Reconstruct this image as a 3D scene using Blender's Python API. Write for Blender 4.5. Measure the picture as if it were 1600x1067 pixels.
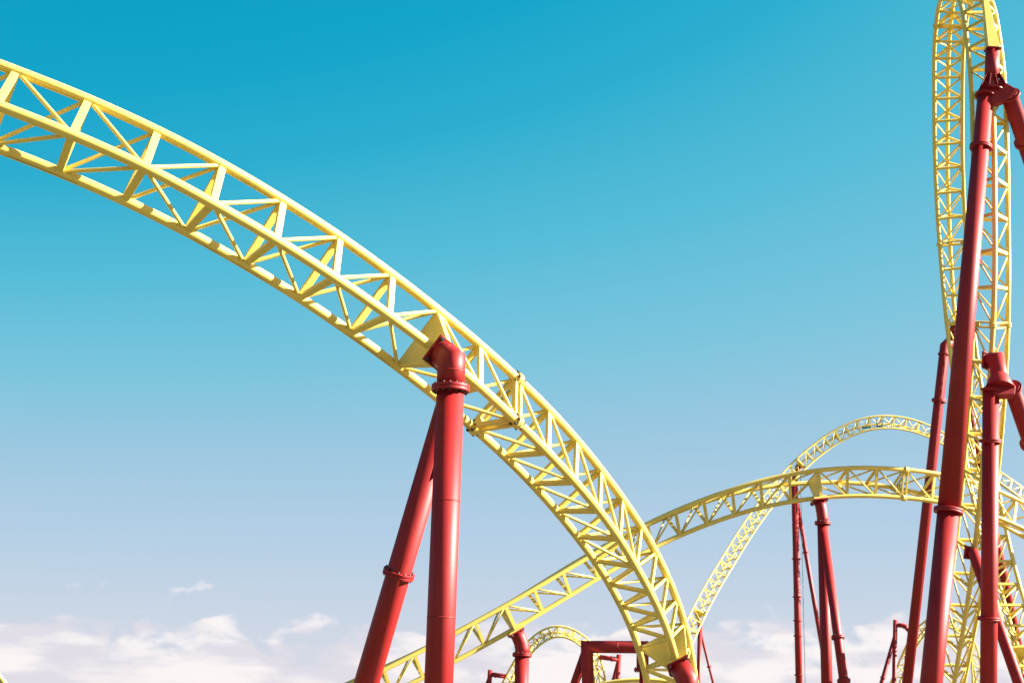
import bpy, bmesh, math, random
from mathutils import Vector, Matrix
random.seed(7)
for _o in list(bpy.data.objects):
    bpy.data.objects.remove(_o, do_unlink=True)
SC = bpy.context.scene
COL = SC.collection
V = Vector

# ------------------------------------------------------------------ camera
cam_d = bpy.data.cameras.new('camera'); cam = bpy.data.objects.new('camera', cam_d); COL.objects.link(cam)
CAM = [[0.999848, -0.017452, -0.0], [-0.004222, -0.241885, -0.970296], [0.016934, 0.970148, -0.241922]]
cam.matrix_world = Matrix.Translation((0, 0, 1.6)) @ Matrix(CAM).to_4x4()
cam_d.lens = 56.25; cam_d.sensor_width = 36.0; cam_d.sensor_fit = 'HORIZONTAL'
cam_d.clip_start = 0.1; cam_d.clip_end = 6000
cam_d.dof.use_dof = True; cam_d.dof.focus_distance = 37.0; cam_d.dof.aperture_fstop = 2.4
SC.camera = cam

# ------------------------------------------------------------------ light and sky
SUN_EL, SUN_AZ = math.radians(26), math.radians(90.5)       # azimuth clockwise from +Y
SC.view_settings.view_transform = 'Standard'; SC.view_settings.look = 'None'
SC.view_settings.gamma = 1.0; SC.view_settings.exposure = 2.5
sun_dir = V((math.sin(SUN_AZ) * math.cos(SUN_EL), math.cos(SUN_AZ) * math.cos(SUN_EL), math.sin(SUN_EL)))
sd = bpy.data.lights.new('sun', 'SUN'); sd.energy = 5.0; sd.angle = math.radians(0.5); sd.color = (1.0, 0.92, 0.81)
sun = bpy.data.objects.new('sun', sd); COL.objects.link(sun)
sun.rotation_euler = sun_dir.to_track_quat('Z', 'Y').to_euler()

w = bpy.data.worlds.new('World'); SC.world = w; w.use_nodes = True
nt = w.node_tree; nt.nodes.clear(); L = nt.links.new
def wn(t, **kw):
    n = nt.nodes.new(t)
    for k, v in kw.items(): setattr(n, k, v)
    return n
def wm(op, a, b=None, c=None, clamp=False):
    n = wn('ShaderNodeMath', operation=op, use_clamp=clamp)
    for i, x in enumerate((a, b, c)):
        if x is None: continue
        if isinstance(x, (int, float)): n.inputs[i].default_value = x
        else: L(x, n.inputs[i])
    return n.outputs[0]
tc = wn('ShaderNodeTexCoord'); sep = wn('ShaderNodeSeparateXYZ'); L(tc.outputs['Generated'], sep.inputs[0])
elev = wm('MULTIPLY', wm('ARCSINE', sep.outputs[2]), 180 / math.pi)
azim = wm('MULTIPLY', wm('ARCTAN2', sep.outputs[0], sep.outputs[1]), 180 / math.pi)
az_c = wm('MINIMUM', wm('MAXIMUM', azim, -40.0), 60.0)
e_eff = wm('SUBTRACT', elev, wm('MULTIPLY', az_c, wm('MULTIPLY', wm('MULTIPLY', elev, elev), 0.00055)))
ramp = wn('ShaderNodeValToRGB'); L(wm('DIVIDE', wm('ADD', e_eff, 10.0), 60.0, clamp=True), ramp.inputs[0])
def lin(c): return tuple(((v / 255) / 12.92 if v / 255 <= .04045 else ((v / 255 + .055) / 1.055) ** 2.4) for v in c) + (1,)
SKY = [(-8, (216, 211, 226)), (1.5, (219, 219, 229)), (4.5, (199, 212, 229)), (7, (180, 206, 228)), (10, (158, 200, 224)), (13.5, (122, 196, 221)),
       (17.5, (84, 188, 216)), (22, (40, 174, 208)), (26, (10, 165, 202)), (30, (0, 160, 198)), (38, (0, 153, 193)), (49, (0, 128, 178))]
el = ramp.color_ramp.elements
while len(el) < len(SKY): el.new(0.5)
for i, (e, c) in enumerate(SKY): el[i].position = (e + 10) / 60; el[i].color = lin(c)
# clouds low over the horizon
cmb = wn('ShaderNodeCombineXYZ'); cmb.inputs[2].default_value = 4.11; L(wm('MULTIPLY', azim, 0.36), cmb.inputs[0]); L(wm('MULTIPLY', elev, 0.60), cmb.inputs[1])
nz = wn('ShaderNodeTexNoise'); nz.inputs['Scale'].default_value = 1.5; nz.inputs['Detail'].default_value = 8; nz.inputs['Roughness'].default_value = 0.55
nz.inputs['Distortion'].default_value = 0.5; L(cmb.outputs[0], nz.inputs['Vector'])
cm2 = wn('ShaderNodeCombineXYZ'); L(wm('MULTIPLY', azim, 0.05), cm2.inputs[0]); L(wm('MULTIPLY', elev, 0.75), cm2.inputs[1]); cm2.inputs[2].default_value = 3.7
nz2 = wn('ShaderNodeTexNoise'); nz2.inputs['Scale'].default_value = 1.1; nz2.inputs['Detail'].default_value = 7; nz2.inputs['Distortion'].default_value = 0.3; L(cm2.outputs[0], nz2.inputs['Vector'])
cm3 = wn('ShaderNodeCombineXYZ'); L(wm('MULTIPLY', azim, 0.22), cm3.inputs[0]); L(wm('MULTIPLY', elev, 0.9), cm3.inputs[1]); cm3.inputs[2].default_value = 9.1
nz3 = wn('ShaderNodeTexNoise'); nz3.inputs['Scale'].default_value = 1.0; nz3.inputs['Detail'].default_value = 5; L(cm3.outputs[0], nz3.inputs['Vector'])
band = wm('MINIMUM', wm('MULTIPLY', wm('SUBTRACT', 4.1, elev), 0.13), 0.14)
mask = wn('ShaderNodeMapRange', interpolation_type='SMOOTHSTEP')
L(wm('ADD', wm('ADD', wm('MULTIPLY', nz.outputs[0], 0.6), wm('MULTIPLY', nz2.outputs[0], 0.4)), band), mask.inputs[0])
mask.inputs[1].default_value = 0.485; mask.inputs[2].default_value = 0.60
ccol = wn('ShaderNodeMix', data_type='RGBA'); cr = wn('ShaderNodeMapRange', interpolation_type='SMOOTHSTEP'); L(nz3.outputs[0], cr.inputs[0]); cr.inputs[1].default_value = 0.40; cr.inputs[2].default_value = 0.58
L(cr.outputs[0], ccol.inputs[0]); ccol.inputs[6].default_value = lin((226, 221, 231)); ccol.inputs[7].default_value = lin((254, 247, 246))
cloud = wn('ShaderNodeMix', data_type='RGBA'); L(wm('MULTIPLY', mask.outputs[0], 0.92), cloud.inputs[0])
L(ramp.outputs[0], cloud.inputs[6]); L(ccol.outputs[2], cloud.inputs[7])
nish = wn('ShaderNodeTexSky', sky_type='NISHITA'); nish.sun_disc = False
nish.sun_elevation = SUN_EL; nish.sun_rotation = SUN_AZ
up10 = wn('ShaderNodeVectorMath', operation='SCALE'); L(cloud.outputs[2], up10.inputs[0]); up10.inputs[3].default_value = 3.536
mx = wn('ShaderNodeMix', data_type='RGBA'); mx.inputs[0].default_value = 0.985; L(nish.outputs[0], mx.inputs[6]); L(up10.outputs[0], mx.inputs[7])
bg = wn('ShaderNodeBackground'); bg.inputs[1].default_value = 0.05; L(mx.outputs[2], bg.inputs[0])
wo = wn('ShaderNodeOutputWorld'); L(bg.outputs[0], wo.inputs[0])

# surveyed rail joints of every track in metres: (running rail, spine pipe, running rail) at each cross frame
TRACKS = {
 'main': [
  ((-13.455,30.536,15.886), (-13.565,29.803,14.832), (-14.005,30.915,14.380)),
  ((-11.971,30.889,15.472), (-12.073,30.160,14.416), (-12.527,31.275,13.968)),
  ((-10.502,31.273,15.052), (-10.594,30.550,13.992), (-11.074,31.661,13.554)),
  ((-9.065,31.721,14.620), (-9.141,31.007,13.553), (-9.674,32.101,13.135)),
  ((-7.691,32.296,14.164), (-7.740,31.598,13.084), (-8.379,32.648,12.706)),
  ((-6.379,32.980,13.670), (-6.416,32.326,12.563), (-7.152,33.335,12.257)),
  ((-5.147,33.818,13.165), (-5.154,33.186,12.045), (-5.979,34.136,11.776)),
  ((-3.957,34.773,12.637), (-3.959,34.168,11.502), (-4.849,35.070,11.282)),
  ((-2.822,35.835,12.081), (-2.807,35.240,10.941), (-3.751,36.091,10.742)),
  ((-1.767,36.952,11.533), (-1.730,36.375,10.384), (-2.725,37.171,10.208)),
  ((-0.780,38.120,10.992), (-0.748,37.577,9.826), (-1.788,38.324,9.702)),
  ((0.149,39.345,10.442), (0.149,38.852,9.254), (-0.925,39.558,9.208)),
  ((0.987,40.627,9.921), (0.961,40.161,8.722), (-0.137,40.831,8.730)),
  ((1.767,41.945,9.379), (1.720,41.478,8.181), (0.604,42.117,8.221)),
  ((2.488,43.274,8.818), (2.424,42.803,7.623), (1.292,43.411,7.690)),
  ((3.167,44.604,8.237), (3.063,44.143,7.040), (1.922,44.724,7.161)),
  ((3.804,45.941,7.636), (3.630,45.511,6.437), (2.489,46.066,6.648)),
  ((4.354,47.319,7.051), (4.145,46.907,5.850), (2.997,47.422,6.117)),
  ((4.833,48.725,6.479), (4.601,48.324,5.279), (3.446,48.800,5.589)),
  ((5.260,50.153,5.907), (4.994,49.749,4.715), (3.840,50.197,5.067)),
  ((5.643,51.595,5.297), (5.326,51.169,4.125), (4.184,51.605,4.527)),
  ((5.975,53.034,4.637), (5.612,52.584,3.488), (4.484,53.017,3.931)),
  ((6.256,54.460,3.965), (5.882,53.997,2.824), (4.757,54.427,3.276)),
  ((6.512,55.880,3.287), (6.144,55.409,2.146), (5.016,55.836,2.591)),
  ((6.754,57.296,2.606), (6.402,56.820,1.462), (5.269,57.244,1.892)),
 ],
 'hump': [
  ((-8.444,75.108,3.257), (-8.147,76.131,2.306), (-8.807,76.717,3.434)),
  ((-7.057,75.362,3.969), (-6.737,76.351,2.994), (-7.397,76.975,4.095)),
  ((-5.669,75.615,4.690), (-5.324,76.571,3.693), (-5.987,77.233,4.766)),
  ((-4.280,75.867,5.431), (-3.906,76.791,4.415), (-4.575,77.490,5.459)),
  ((-2.889,76.117,6.211), (-2.478,77.011,5.183), (-3.160,77.745,6.195)),
  ((-1.492,76.365,7.009), (-1.057,77.243,5.977), (-1.754,77.994,6.965)),
  ((-0.107,76.612,7.815), (0.343,77.497,6.795), (-0.382,78.239,7.769)),
  ((1.257,76.867,8.642), (1.705,77.775,7.642), (0.950,78.488,8.615)),
  ((2.622,77.139,9.487), (3.051,78.072,8.501), (2.282,78.753,9.487)),
  ((3.997,77.428,10.337), (4.398,78.375,9.354), (3.636,79.037,10.357)),
  ((5.376,77.735,11.182), (5.757,78.662,10.171), (5.022,79.347,11.179)),
  ((6.766,78.057,11.985), (7.122,78.942,10.929), (6.431,79.672,11.937)),
  ((8.181,78.383,12.700), (8.500,79.234,11.605), (7.860,79.999,12.620)),
  ((9.620,78.702,13.337), (9.900,79.535,12.217), (9.313,80.321,13.248)),
  ((11.080,79.009,13.905), (11.321,79.811,12.754), (10.805,80.632,13.796)),
  ((12.551,79.299,14.402), (12.751,80.030,13.198), (12.329,80.924,14.222)),
  ((14.047,79.560,14.795), (14.197,80.197,13.531), (13.868,81.175,14.511)),
  ((15.557,79.806,15.084), (15.647,80.342,13.768), (15.385,81.398,14.686)),
  ((17.093,80.059,15.268), (17.108,80.504,13.916), (16.890,81.620,14.772)),
  ((18.655,80.339,15.346), (18.589,80.694,13.969), (18.394,81.860,14.763)),
  ((20.219,80.678,15.335), (20.083,80.914,13.938), (19.883,82.136,14.640)),
  ((21.778,81.093,15.248), (21.587,81.169,13.840), (21.357,82.452,14.412)),
  ((23.339,81.566,15.052), (23.085,81.476,13.655), (22.817,82.803,14.094)),
  ((24.895,82.082,14.703), (24.566,81.846,13.339), (24.251,83.194,13.669)),
  ((26.390,82.637,14.209), (26.044,82.280,12.875), (25.682,83.637,13.104)),
  ((27.855,83.212,13.643), (27.521,82.746,12.337), (27.111,84.106,12.469)),
  ((29.304,83.796,13.040), (28.996,83.228,11.762), (28.540,84.588,11.799)),
  ((30.745,84.385,12.419), (30.472,83.718,11.169), (29.969,85.076,11.111)),
  ((32.181,84.978,11.784), (31.947,84.214,10.560), (31.397,85.570,10.410)),
  ((33.612,85.574,11.137), (33.422,84.716,9.940), (32.825,86.068,9.697)),
  ((35.038,86.173,10.480), (34.896,85.222,9.310), (34.252,86.569,8.976)),
  ((36.462,86.773,9.817), (36.371,85.730,8.673), (35.680,87.073,8.247)),
  ((37.883,87.376,9.147), (37.845,86.242,8.030), (37.107,87.579,7.512)),
  ((39.302,87.979,8.473), (39.319,86.756,7.382), (38.534,88.087,6.773)),
  ((40.720,88.584,7.794), (40.793,87.271,6.730), (39.961,88.596,6.030)),
  ((42.136,89.189,7.113), (42.268,87.787,6.075), (41.389,89.106,5.285)),
  ((43.551,89.795,6.430), (43.742,88.305,5.417), (42.816,89.617,4.536)),
  ((44.966,90.402,5.744), (45.216,88.824,4.758), (44.243,90.129,3.786)),
  ((46.379,91.008,5.057), (46.690,89.343,4.097), (45.670,90.641,3.035)),
  ((47.792,91.616,4.368), (48.164,89.863,3.434), (47.097,91.154,2.282)),
  ((49.205,92.223,3.679), (49.638,90.383,2.771), (48.524,91.667,1.529)),
 ],
 'arch': [
  ((19.046,186.205,11.747), (19.196,187.175,10.829), (20.364,186.544,10.696)),
  ((19.609,187.225,12.822), (19.864,188.137,11.910), (20.973,187.443,11.862)),
  ((20.176,188.236,13.903), (20.535,189.092,12.997), (21.584,188.334,13.030)),
  ((20.752,189.230,14.993), (21.211,190.032,14.095), (22.198,189.211,14.199)),
  ((21.346,190.188,16.102), (21.897,190.944,15.217), (22.820,190.059,15.373)),
  ((21.976,191.075,17.249), (22.603,191.799,16.386), (23.457,190.849,16.556)),
  ((22.662,191.891,18.434), (23.321,192.598,17.582), (24.134,191.611,17.743)),
  ((23.386,192.662,19.633), (24.050,193.362,18.780), (24.847,192.360,18.927)),
  ((24.136,193.407,20.831), (24.781,194.115,19.969), (25.583,193.114,20.095)),
  ((24.905,194.142,22.009), (25.528,194.864,21.142), (26.340,193.868,21.242)),
  ((25.680,194.867,23.177), (26.295,195.602,22.316), (27.106,194.603,22.390)),
  ((26.465,195.568,24.349), (27.087,196.313,23.501), (27.887,195.304,23.554)),
  ((27.255,196.239,25.539), (27.888,196.990,24.705), (28.673,195.969,24.740)),
  ((28.064,196.878,26.746), (28.698,197.635,25.918), (29.472,196.605,25.930)),
  ((28.903,197.487,27.951), (29.523,198.254,27.122), (30.292,197.220,27.101)),
  ((29.774,198.065,29.146), (30.373,198.850,28.318), (31.142,197.818,28.258)),
  ((30.675,198.617,30.336), (31.248,199.424,29.510), (32.023,198.400,29.409)),
  ((31.601,199.151,31.515), (32.140,199.985,30.693), (32.929,198.976,30.552)),
  ((32.547,199.679,32.683), (33.046,200.540,31.864), (33.853,199.552,31.682)),
  ((33.514,200.203,33.835), (33.973,201.091,33.022), (34.790,200.122,32.792)),
  ((34.508,200.706,34.963), (34.932,201.625,34.166), (35.746,200.670,33.874)),
  ((35.539,201.160,36.068), (35.941,202.113,35.298), (36.730,201.165,34.925)),
  ((36.632,201.532,37.145), (37.021,202.519,36.414), (37.766,201.577,35.947)),
  ((37.793,201.810,38.196), (38.176,202.826,37.503), (38.869,201.892,36.948)),
  ((39.020,202.007,39.207), (39.389,203.046,38.540), (40.026,202.124,37.905)),
  ((40.313,202.147,40.153), (40.660,203.199,39.495), (41.235,202.285,38.792)),
  ((41.674,202.253,41.019), (41.992,203.306,40.348), (42.493,202.389,39.593)),
  ((43.110,202.346,41.784), (43.386,203.385,41.073), (43.799,202.450,40.288)),
  ((44.630,202.441,42.407), (44.836,203.456,41.639), (45.152,202.493,40.842)),
  ((46.227,202.552,42.848), (46.334,203.535,42.021), (46.555,202.541,41.231)),
  ((47.872,202.697,43.084), (47.858,203.642,42.207), (48.001,202.616,41.441)),
  ((49.540,202.891,43.115), (49.402,203.790,42.202), (49.475,202.730,41.474)),
  ((51.231,203.108,42.936), (50.983,203.960,42.001), (50.968,202.862,41.326)),
  ((52.938,203.287,42.528), (52.595,204.088,41.579), (52.467,202.953,40.982)),
  ((54.620,203.373,41.878), (54.182,204.116,40.920), (53.940,202.946,40.436)),
  ((56.205,203.351,41.016), (55.672,204.024,40.055), (55.354,202.826,39.704)),
  ((57.672,203.234,40.012), (57.059,203.837,39.053), (56.716,202.617,38.817)),
  ((59.048,203.064,38.950), (58.382,203.608,37.989), (58.062,202.370,37.823)),
  ((60.381,202.901,37.894), (59.692,203.401,36.926), (59.434,202.148,36.772)),
  ((61.719,202.817,36.888), (61.025,203.294,35.912), (60.868,202.030,35.713)),
  ((63.085,202.887,35.955), (62.385,203.361,34.983), (62.362,202.105,34.695)),
  ((64.450,203.158,35.099), (63.732,203.653,34.150), (63.853,202.437,33.740)),
  ((65.779,203.657,34.344), (65.047,204.180,33.422), (65.233,203.003,32.931)),
  ((67.090,204.270,33.640), (66.346,204.825,32.746), (66.558,203.686,32.195)),
  ((68.392,204.940,32.960), (67.637,205.528,32.097), (67.854,204.427,31.495)),
  ((69.689,205.639,32.294), (68.924,206.260,31.461), (69.137,205.198,30.814)),
  ((70.984,206.354,31.635), (70.209,207.011,30.833), (70.412,205.987,30.144)),
  ((72.277,207.080,30.980), (71.492,207.771,30.209), (71.681,206.785,29.480)),
  ((73.570,207.812,30.328), (72.774,208.539,29.589), (72.948,207.591,28.820)),
  ((74.861,208.548,29.678), (74.056,209.310,28.970), (74.213,208.399,28.163)),
  ((76.153,209.286,29.029), (75.337,210.083,28.352), (75.476,209.211,27.507)),
  ((77.444,210.025,28.380), (76.619,210.857,27.734), (76.739,210.023,26.852)),
  ((78.735,210.765,27.732), (77.900,211.633,27.117), (78.002,210.837,26.197)),
  ((80.025,211.505,27.084), (79.181,212.409,26.501), (79.264,211.651,25.543)),
  ((81.316,212.246,26.436), (80.462,213.185,25.884), (80.527,212.465,24.889)),
  ((82.607,212.987,25.789), (81.743,213.962,25.267), (81.789,213.279,24.235)),
  ((83.898,213.728,25.141), (83.024,214.738,24.651), (83.051,214.094,23.581)),
  ((85.189,214.470,24.493), (84.305,215.515,24.034), (84.313,214.908,22.927)),
  ((86.479,215.211,23.845), (85.586,216.291,23.418), (85.575,215.723,22.273)),
  ((87.770,215.952,23.198), (86.867,217.068,22.801), (86.837,216.537,21.619)),
  ((89.061,216.693,22.550), (88.148,217.845,22.185), (88.099,217.352,20.965)),
  ((90.352,217.434,21.902), (89.429,218.621,21.569), (89.361,218.166,20.311)),
  ((91.642,218.176,21.255), (90.710,219.398,20.952), (90.623,218.981,19.657)),
  ((92.933,218.917,20.607), (91.991,220.175,20.336), (91.885,219.796,19.003)),
  ((94.224,219.658,19.959), (93.272,220.951,19.719), (93.148,220.610,18.350)),
  ((95.515,220.399,19.311), (94.553,221.728,19.103), (94.410,221.425,17.696)),
  ((96.805,221.141,18.664), (95.834,222.505,18.486), (95.672,222.240,17.042)),
  ((98.096,221.882,18.016), (97.115,223.281,17.870), (96.934,223.054,16.388)),
  ((99.387,222.623,17.368), (98.396,224.058,17.254), (98.196,223.869,15.734)),
  ((100.678,223.364,16.721), (99.677,224.835,16.637), (99.458,224.683,15.080)),
  ((101.968,224.106,16.073), (100.958,225.611,16.021), (100.720,225.498,14.426)),
  ((103.259,224.847,15.425), (102.239,226.388,15.404), (101.982,226.313,13.772)),
 ],
 'loop': [
  ((21.869,86.507,1.540), (22.698,85.909,0.917), (23.390,86.505,1.685)),
  ((21.775,84.919,2.912), (22.562,84.308,2.261), (23.294,84.879,3.002)),
  ((21.680,83.331,4.285), (22.426,82.706,3.605), (23.197,83.254,4.321)),
  ((21.585,81.743,5.655), (22.293,81.104,4.951), (23.099,81.629,5.642)),
  ((21.488,80.154,7.023), (22.162,79.499,6.300), (22.999,80.006,6.970)),
  ((21.389,78.564,8.386), (22.038,77.891,7.657), (22.894,78.387,8.310)),
  ((21.266,76.995,9.763), (21.902,76.297,9.046), (22.769,76.792,9.685)),
  ((21.129,75.489,11.170), (21.747,74.753,10.476), (22.627,75.262,11.084)),
  ((21.005,74.098,12.630), (21.593,73.312,11.964), (22.497,73.839,12.522)),
  ((20.904,72.872,14.097), (21.455,72.031,13.469), (22.386,72.574,13.963)),
  ((20.826,71.818,15.551), (21.360,70.924,14.985), (22.304,71.501,15.409)),
  ((20.771,70.909,17.073), (21.313,69.975,16.583), (22.252,70.603,16.945)),
  ((20.732,70.159,18.571), (21.303,69.201,18.169), (22.222,69.885,18.472)),
  ((20.707,69.561,20.121), (21.314,68.588,19.821), (22.206,69.333,20.049)),
  ((20.710,69.152,21.694), (21.347,68.170,21.501), (22.215,68.967,21.632)),
  ((20.744,68.947,23.250), (21.401,67.964,23.156), (22.253,68.789,23.187)),
  ((20.810,68.902,24.854), (21.476,67.922,24.827), (22.319,68.754,24.777)),
  ((20.911,68.968,26.514), (21.581,67.991,26.534), (22.419,68.822,26.423)),
  ((21.028,69.119,28.116), (21.700,68.143,28.171), (22.536,68.971,28.027)),
  ((21.131,69.300,29.649), (21.799,68.323,29.721), (22.640,69.147,29.577)),
  ((21.211,69.470,31.121), (21.873,68.490,31.209), (22.719,69.310,31.074)),
  ((21.255,69.635,32.444), (21.923,68.663,32.564), (22.765,69.487,32.429)),
  ((21.258,69.797,33.598), (21.949,68.844,33.738), (22.773,69.687,33.613)),
  ((21.235,69.919,34.650), (21.959,68.991,34.794), (22.752,69.866,34.688)),
  ((21.195,70.013,35.556), (21.955,69.116,35.703), (22.712,70.023,35.602)),
  ((21.211,70.584,36.521), (22.009,69.785,36.734), (22.723,70.605,36.539)),
  ((21.323,71.897,37.501), (22.158,71.289,37.868), (22.824,71.850,37.442)),
  ((21.510,73.631,38.345), (22.374,73.246,38.897), (22.996,73.480,38.196)),
  ((21.746,75.466,38.901), (22.628,75.274,39.611), (23.221,75.218,38.687)),
  ((22.009,77.083,39.015), (22.890,76.994,39.803), (23.481,76.784,38.797)),
  ((22.278,78.484,38.859), (23.146,78.432,39.664), (23.753,78.172,38.680)),
  ((22.546,79.826,38.596), (23.424,79.847,39.393), (24.016,79.481,38.432)),
  ((22.825,81.104,38.167), (23.703,81.223,38.957), (24.294,80.736,38.051)),
  ((23.109,82.326,37.565), (23.984,82.549,38.333), (24.580,81.955,37.497)),
  ((23.384,83.493,36.806), (24.257,83.810,37.543), (24.859,83.136,36.775)),
  ((23.641,84.604,35.923), (24.512,85.001,36.623), (25.121,84.266,35.920)),
  ((23.883,85.652,34.930), (24.752,86.119,35.588), (25.367,85.332,34.952)),
  ((24.121,86.616,33.833), (24.983,87.153,34.446), (25.606,86.313,33.886)),
  ((24.351,87.476,32.641), (25.206,88.081,33.196), (25.841,87.199,32.720)),
  ((24.568,88.222,31.354), (25.411,88.893,31.845), (26.063,87.982,31.456)),
  ((24.767,88.839,30.000), (25.594,89.576,30.423), (26.269,88.648,30.120)),
  ((24.948,89.326,28.604), (25.754,90.122,28.951), (26.455,89.191,28.733)),
  ((25.111,89.699,27.132), (25.896,90.545,27.403), (26.621,89.617,27.265)),
  ((25.268,89.968,25.577), (26.041,90.844,25.775), (26.778,89.919,25.713)),
  ((25.421,90.126,23.966), (26.193,91.017,24.094), (26.932,90.089,24.102)),
  ((25.567,90.167,22.345), (26.344,91.061,22.405), (27.079,90.132,22.474)),
  ((25.697,90.101,20.741), (26.478,90.994,20.739), (27.211,90.069,20.857)),
  ((25.808,89.943,19.163), (26.586,90.835,19.104), (27.322,89.919,19.263)),
  ((25.903,89.706,17.610), (26.674,90.598,17.500), (27.418,89.695,17.696)),
  ((25.986,89.398,16.070), (26.752,90.290,15.915), (27.502,89.402,16.147)),
  ((26.065,89.024,14.531), (26.826,89.909,14.329), (27.581,89.036,14.601)),
  ((26.138,88.570,13.013), (26.902,89.438,12.750), (27.654,88.583,13.079)),
  ((26.201,88.011,11.581), (26.968,88.842,11.227), (27.718,88.017,11.632)),
  ((26.236,87.316,10.287), (27.003,88.088,9.816), (27.754,87.314,10.308)),
  ((26.233,86.461,9.096), (27.004,87.190,8.569), (27.751,86.443,9.107)),
  ((26.211,85.525,7.958), (26.988,86.220,7.405), (27.729,85.490,7.968)),
  ((26.180,84.548,6.845), (26.963,85.214,6.282), (27.697,84.494,6.860)),
  ((26.144,83.552,5.746), (26.934,84.190,5.179), (27.660,83.478,5.767)),
  ((26.107,82.547,4.651), (26.904,83.158,4.085), (27.622,82.454,4.681)),
  ((26.068,81.539,3.559), (26.872,82.124,2.994), (27.583,81.426,3.597)),
  ((26.030,80.530,2.468), (26.841,81.088,1.904), (27.543,80.397,2.514)),
 ],
 'small': [
  ((-0.597,193.377,6.327), (-1.485,192.493,6.066), (-0.577,192.152,5.219)),
  ((0.147,192.062,7.755), (-0.755,191.188,7.482), (0.164,190.834,6.650)),
  ((0.881,190.806,9.134), (-0.030,189.935,8.864), (0.891,189.570,8.040)),
  ((1.595,189.670,10.415), (0.685,188.787,10.181), (1.593,188.412,9.348)),
  ((2.269,188.773,11.500), (1.380,187.849,11.367), (2.244,187.467,10.492)),
  ((2.925,188.152,12.305), (2.102,187.161,12.332), (2.892,186.781,11.388)),
  ((3.621,187.734,12.963), (2.897,186.684,13.146), (3.579,186.318,12.115)),
  ((4.397,187.385,13.461), (3.785,186.300,13.791), (4.293,185.946,12.661)),
  ((5.155,187.149,13.730), (4.759,186.033,14.237), (5.047,185.655,13.039)),
  ((5.872,187.077,13.787), (5.766,185.965,14.430), (5.773,185.531,13.216)),
  ((6.685,187.035,13.624), (6.751,185.967,14.342), (6.428,185.461,13.201)),
  ((7.501,186.897,13.247), (7.664,185.877,14.018), (7.093,185.316,13.008)),
  ((8.149,186.734,12.849), (8.519,185.721,13.555), (7.882,185.124,12.606)),
  ((8.559,186.761,12.606), (9.323,185.788,12.971), (8.692,185.234,11.993)),
  ((9.094,187.165,12.178), (10.047,186.299,12.143), (9.296,185.857,11.193)),
  ((9.731,187.977,11.422), (10.670,187.150,11.113), (9.756,186.785,10.281)),
  ((10.320,189.030,10.403), (11.156,188.190,9.896), (10.091,187.882,9.239)),
  ((10.788,190.178,9.188), (11.478,189.297,8.548), (10.302,189.054,8.082)),
  ((11.114,191.342,7.844), (11.664,190.419,7.132), (10.428,190.263,6.802)),
  ((11.369,192.514,6.435), (11.782,191.549,5.682), (10.512,191.490,5.460)),
  ((11.589,193.690,4.995), (11.866,192.682,4.215), (10.574,192.727,4.088)),
  ((11.794,194.868,3.541), (11.936,193.817,2.741), (10.628,193.968,2.704)),
  ((11.993,196.046,2.082), (12.001,194.952,1.265), (10.678,195.210,1.314)),
 ],
 'small2': [
  ((49.342,206.320,8.623), (48.084,206.014,8.595), (48.525,205.274,7.626)),
  ((49.610,204.601,10.166), (48.368,204.262,10.072), (48.877,203.540,9.131)),
  ((49.883,202.950,11.656), (48.659,202.573,11.511), (49.229,201.870,10.594)),
  ((50.165,201.435,13.043), (48.961,201.008,12.872), (49.580,200.327,11.970)),
  ((50.465,200.192,14.223), (49.286,199.692,14.078), (49.929,199.038,13.173)),
  ((50.814,199.270,15.102), (49.682,198.655,15.067), (50.310,198.040,14.124)),
  ((51.280,198.604,15.791), (50.241,197.853,15.917), (50.806,197.298,14.900)),
  ((51.849,198.069,16.289), (50.943,197.200,16.580), (51.372,196.724,15.462)),
  ((52.425,197.701,16.534), (51.756,196.712,17.019), (51.963,196.287,15.820)),
  ((52.970,197.514,16.558), (52.634,196.444,17.192), (52.520,196.038,15.974)),
  ((53.608,197.344,16.374), (53.492,196.271,17.079), (53.004,195.867,15.957)),
  ((54.255,197.085,15.975), (54.254,196.041,16.731), (53.497,195.634,15.771)),
  ((54.691,196.830,15.596), (54.950,195.747,16.244), (54.131,195.297,15.357)),
  ((54.886,196.814,15.455), (55.630,195.777,15.632), (54.868,195.357,14.682)),
  ((55.429,197.297,14.945), (56.329,196.390,14.780), (55.503,196.071,13.844)),
  ((56.166,198.264,14.065), (57.047,197.392,13.712), (56.110,197.130,12.867)),
  ((56.900,199.452,12.939), (57.692,198.563,12.448), (56.632,198.341,11.750)),
  ((57.525,200.668,11.624), (58.188,199.730,11.040), (57.023,199.549,10.521)),
  ((57.982,201.799,10.187), (58.527,200.818,9.553), (57.307,200.703,9.155)),
  ((58.355,202.887,8.689), (58.787,201.867,8.027), (57.537,201.830,7.720)),
  ((58.686,203.955,7.160), (59.009,202.895,6.480), (57.741,202.943,6.252)),
  ((59.000,205.013,5.620), (59.214,203.916,4.926), (57.934,204.052,4.769)),
  ((59.308,206.069,4.074), (59.414,204.934,3.369), (58.123,205.158,3.281)),
  ((59.612,207.123,2.527), (59.610,205.950,1.810), (58.310,206.263,1.791)),
 ],
 'low': [
  ((3.374,98.236,3.937), (3.700,97.366,3.044), (3.177,96.598,3.937)),
  ((4.887,98.051,4.675), (5.150,97.198,3.745), (4.737,96.408,4.675)),
  ((6.455,97.947,5.086), (6.587,97.116,4.110), (6.385,96.298,5.086)),
  ((8.029,97.911,5.227), (8.042,97.086,4.237), (8.022,96.261,5.227)),
  ((9.608,97.933,5.140), (9.502,97.104,4.159), (9.664,96.284,5.140)),
  ((11.190,98.023,4.784), (10.951,97.176,3.844), (11.325,96.379,4.784)),
  ((12.729,98.195,4.098), (12.425,97.332,3.191), (12.909,96.555,4.098)),
 ],
 'corner': [
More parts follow.
